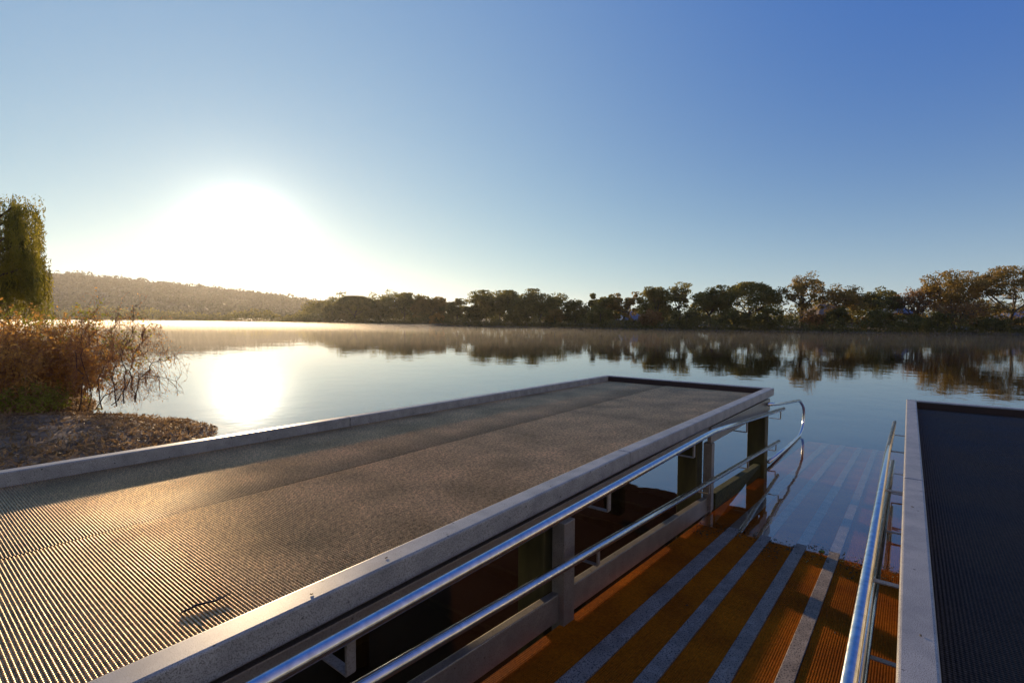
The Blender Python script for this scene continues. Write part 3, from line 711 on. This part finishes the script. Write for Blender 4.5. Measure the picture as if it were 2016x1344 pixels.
BD = 10.3
def bush(name, label, cat, px, d, wpx, top, nst, leafm, twigm, seed, nleaf=16, lsize=.035, base_off=0.0, lean=0.0, hang=0):
    rg = np.random.default_rng(seed); x, y = world(px, d); z0 = max(float(terrain_z(np.array(x), np.array(y))), -.05)
    o = empty(name, (x, y, z0)); tag(o, label, cat); H = ztop(px, top, d) - z0; W = wpx * d / F; mb = MB(); lv = []
    for q in range(nst):
        b0 = np.array([rg.uniform(-.75, .75) * W, rg.normal() * W * .45, 0.]); out_ = b0[0] / W
        hh = H * rg.uniform(.45, 1.0) * math.sqrt(max(.15, 1 - .7 * out_ ** 2))
        pp = []; twigs(mb, b0, np.array([out_ * .45 + lean + rg.normal() * .25, rg.normal() * .3, 1.0]), hh * 1.08, .009, rg, pp, 7, .25, .17)
        for e in range(5):
            c = pp[rg.integers(len(pp))]; p2 = []; twigs(mb, c, rg.normal(size=3) + np.array([out_, 0, .4]), hh * rg.uniform(.15, .4), .0045, rg, p2, 4, .3, .3, 3); pp += p2
        for e in range(nleaf):
            lv.append(pp[rg.integers(len(pp))] + rg.normal(size=3) * .035)
    mb.build('branches', twigm, o); Vq, Fq = quads(np.array(lv), lsize, 1.8, rg, hang); link_mesh('foliage', Vq, Fq, leafm, o); return o
bush('thicket', 'dense red brown twiggy thicket on the near bank below the willow', 'bush', 8, 10.6, 112, 614, 820, m_bushleaf, m_twig, 21, 42, .040)
bush('leafy_shrub', 'yellow green shrub between the willow and the red brown thicket', 'bush', 86, 12.0, 58, 600, 120, m_greenleaf, m_twig, 22, 60, .045)
bush('leafy_shrub', 'low bright green weed growing at the foot of the red brown thicket', 'bush', 52, 9.6, 46, 752, 110, m_greenleaf, m_twig, 23, 30, .03)

# bare shrub leaning over the water
rg = np.random.default_rng(31)
BD2 = 10.6; x, y = world(150, BD2); o = empty('bare_shrub', (x, y, 0.0)); tag(o, 'bare tangled shrub leaning right over the water from the thicket', 'bush')
def Q(px, py, dd=0): d = BD2 + dd; X_, Y_ = world(px, d); return np.array([X_ - x, Y_ - y, ztop(px, py, d)])
mb = MB(); nodes = []
main = [[(165, 818), (172, 760), (160, 700), (178, 665), (192, 640), (188, 612)], [(196, 806), (190, 750), (205, 715), (196, 690), (240, 672), (262, 650)],
        [(225, 800), (222, 750), (218, 722), (226, 690), (214, 650), (232, 618)], [(262, 792), (256, 752), (256, 720), (270, 690), (280, 660), (290, 640), (316, 640)],
        [(262, 792), (268, 755), (285, 735), (300, 716), (322, 704), (338, 702)], [(215, 798), (240, 770), (258, 742), (290, 735), (345, 752)],
        [(150, 812), (158, 740), (145, 690), (160, 660), (165, 628)], [(180, 812), (200, 780), (235, 765), (272, 748), (312, 745)], [(240, 795), (246, 740), (236, 700), (250, 672), (262, 610)]]
for k, ln in enumerate(main):
    off = rg.normal() * .35; pts = [Q(px, py, off + rg.normal() * .1) for px, py in ln]
    sm = [pts[0]]
    for a_, b_ in zip(pts[:-1], pts[1:]):
        for u in (.33, .66, 1.0): sm.append(a_ * (1 - u) + b_ * u + rg.normal(size=3) * .025)
    mb.tube(sm, [.013 * (1 - .7 * i / len(sm)) for i in range(len(sm))], 5, cap=False); nodes += sm[3:]
mb.build('main_stem', m_bark2, o)
mb = MB(); lv = []
for q in range(760):
    c = nodes[rg.integers(len(nodes))]; pp = []
    down = rg.random() < .55
    d = np.array([rg.normal() * .45, rg.normal() * .4, (-1.0 if down else .7) + rg.normal() * .35])
    ln = rg.uniform(.15, .62); ln = min(ln, max(.1, c[2] - .05)) if down else ln * .75
    twigs(mb, c, d, ln, .0048, rg, pp, 5, .5 if down else .1, .28, 3)
    for e in range(2):
        if pp: twigs(mb, pp[rg.integers(len(pp))], rg.normal(size=3), ln * .45, .003, rg, pp, 3, .3, .3, 3)
    for e in range(3): lv.append(pp[rg.integers(len(pp))] + rg.normal(size=3) * .012)
mb.build('twigs', m_twig, o)
Vq, Fq = quads(np.array(lv), .02, 1.8, rg, .5); link_mesh('dead_leaves', Vq, Fq, m_bushleaf, o)

# dry grass, sticks and leaf litter on the spit
rg = np.random.default_rng(41); cs = []
for q in range(70000):
    a = rg.uniform(-1.5, 4.2); b = rg.uniform(-19, -4.7); X_, Y_ = place(a, b)
    n1 = float(near_land(np.array(X_), np.array(Y_)))
    if n1 < .05: continue
    if math.sin(X_ * 1.9 + 1.3 * math.sin(Y_ * 2.3)) + rg.normal() * .6 < -.5: continue
    cs.append((X_, Y_, float(terrain_z(np.array(X_), np.array(Y_))) + .012 + .03 * rg.random()))
Vq, Fq = quads(np.array(cs), rg.choice([.014, .022, .038], len(cs), p=[.5, .35, .15]), 3.2, rg); tag(link_mesh('leaf_litter', Vq, Fq, m_drygrass), 'dry grass and leaf litter strewn over the brown spit', 'leaf litter', kind='stuff')

# ------------------------------------------------------------------ loose things on the decks and the ramp
m_debris, t, b = mat('wet_leaf', (.03, .022, .015), .6)
m_algae, t, b = mat('green_algae', (.16, .26, .02), .6); noise_col(t, b, (.06, .12, .01), (.22, .34, .03), 60)
rg = np.random.default_rng(53)
def flake(name, a, b, z, size, label, cat, group=None, m_=None, lump=.25):
    o = empty(name, (*place(a, b), z), rg.uniform(0, 6.28)) if False else None
    n = 9; vs = []; 
    for k in range(n):
        an = 2 * math.pi * k / n; rr_ = size * (.5 + .5 * rg.random()) * (1 if k % 2 else .7); vs.append((math.cos(an) * rr_, math.sin(an) * rr_ * .55, .001))
    top = [(x * .7, y * .7, .001 + size * lump * (.6 + .6 * rg.random())) for x, y, z_ in vs]
    fs = [(k, (k + 1) % n, n + (k + 1) % n, n + k) for k in range(n)] + [tuple(range(n, 2 * n)), tuple(range(n))[::-1]]
    ob = link_mesh(name, vs + top, fs, m_ or m_debris); ob.location = (*place(a, b), z); ob.rotation_euler = (0, 0, rg.uniform(0, 6.28)); tag(ob, label, cat, group); return ob
for a, b, z, sz, lab in (
    (.93, -1.60, ZK, .010, 'larger dark leaf fragment on the pale kerb, nearest to the bottom of the photo'),
    (1.26, -1.615, ZK, .009, 'small dark leaf fragment on the pale kerb above the first rail bracket'),
    (2.40, -1.59, ZK, .007, 'tiny dark fragment on the kerb above the post in the middle of the rail'),
    (1.95, .055, ZK, .009, 'dark leaf fragment low on the grey kerb of the right hand deck'),
    (3.3, .04, ZK, .009, 'tiny dark leaf fragment half way along the grey kerb of the right hand deck'),
    (1.25, -2.3, ZD + .004, .010, 'leaf fragment on the ribbed left deck close to its right kerb'),
    (1.9, -3.45, ZD, .011, 'leaf fragment beyond the seam of the left deck in the bright patch'),
    (4.6, -2.5, ZD + .004, .011, 'pale flecked leaf fragment far along the brown left deck'),
    (3.3, -1.10, zr(3.3), .014, 'dark wet leaf between the first and second strip of the orange ramp'),
    (2.7, -.98, zr(2.7) + .008, .009, 'small dark leaf lying on the second strip of the ramp'),
    (3.6, -.30, zr(3.6), .012, 'dark leaf on the orange mesh between the last strip and the right rail')):
    flake('leaf_fragment', a, b, z + .0008, sz, lab, 'leaf', 'leaf fragments on the decks and ramp')
# a broken twig at the near left of the deck
mb = MB(); q0 = np.array([0., 0, .006]); pts = [q0, q0 + (.05, .012, .004), q0 + (.11, .004, .002), q0 + (.16, .022, .006)]
mb.tube(pts, [.004, .0045, .0035, .002], 6); mb.tube([pts[1], pts[1] + np.array([.03, -.03, .012])], [.003, .0015], 5); mb.tube([pts[2], pts[2] + np.array([.02, .03, .008])], [.003, .0012], 5)
tw = mb.build('twig', m_debris); tw.location = (*place(.66, -1.98), ZD + .004); tw.rotation_euler = (0, 0, .7); tag(tw, 'short dark forked twig lying on the ribs at the near left of the deck', 'twig')
# slimy growth where the ramp enters the water
cs = []
for q in range(1000):
    b = rg.uniform(-1.58, 0.0); a = AW + rg.normal() * .16 - .05 + .12 * math.sin(b * 9)
    if any(c0 < b < c1 for c0, c1 in zip(cuts[1::2], cuts[2::2])) and rg.random() < .8: continue
    X_, Y_ = place(a, b); cs.append((X_, Y_, zr(a) + .004 + .008 * rg.random()))
Vq, Fq = quads(np.array(cs), .013, 1.8, rg); Vq[:, 2] = Vq[:, 2] * .5 + np.repeat(np.array(cs)[:, 2], 4) * .5
tag(link_mesh('algae', Vq, Fq, m_moss), 'dark green slime along the waterline of the orange ramp', 'algae', kind='stuff')
flake('algae_clump', 5.08, -.54, zr(5.08) + .004, .04, 'bright green algae clump on the ramp at the waterline', 'algae', None, m_algae, .3)
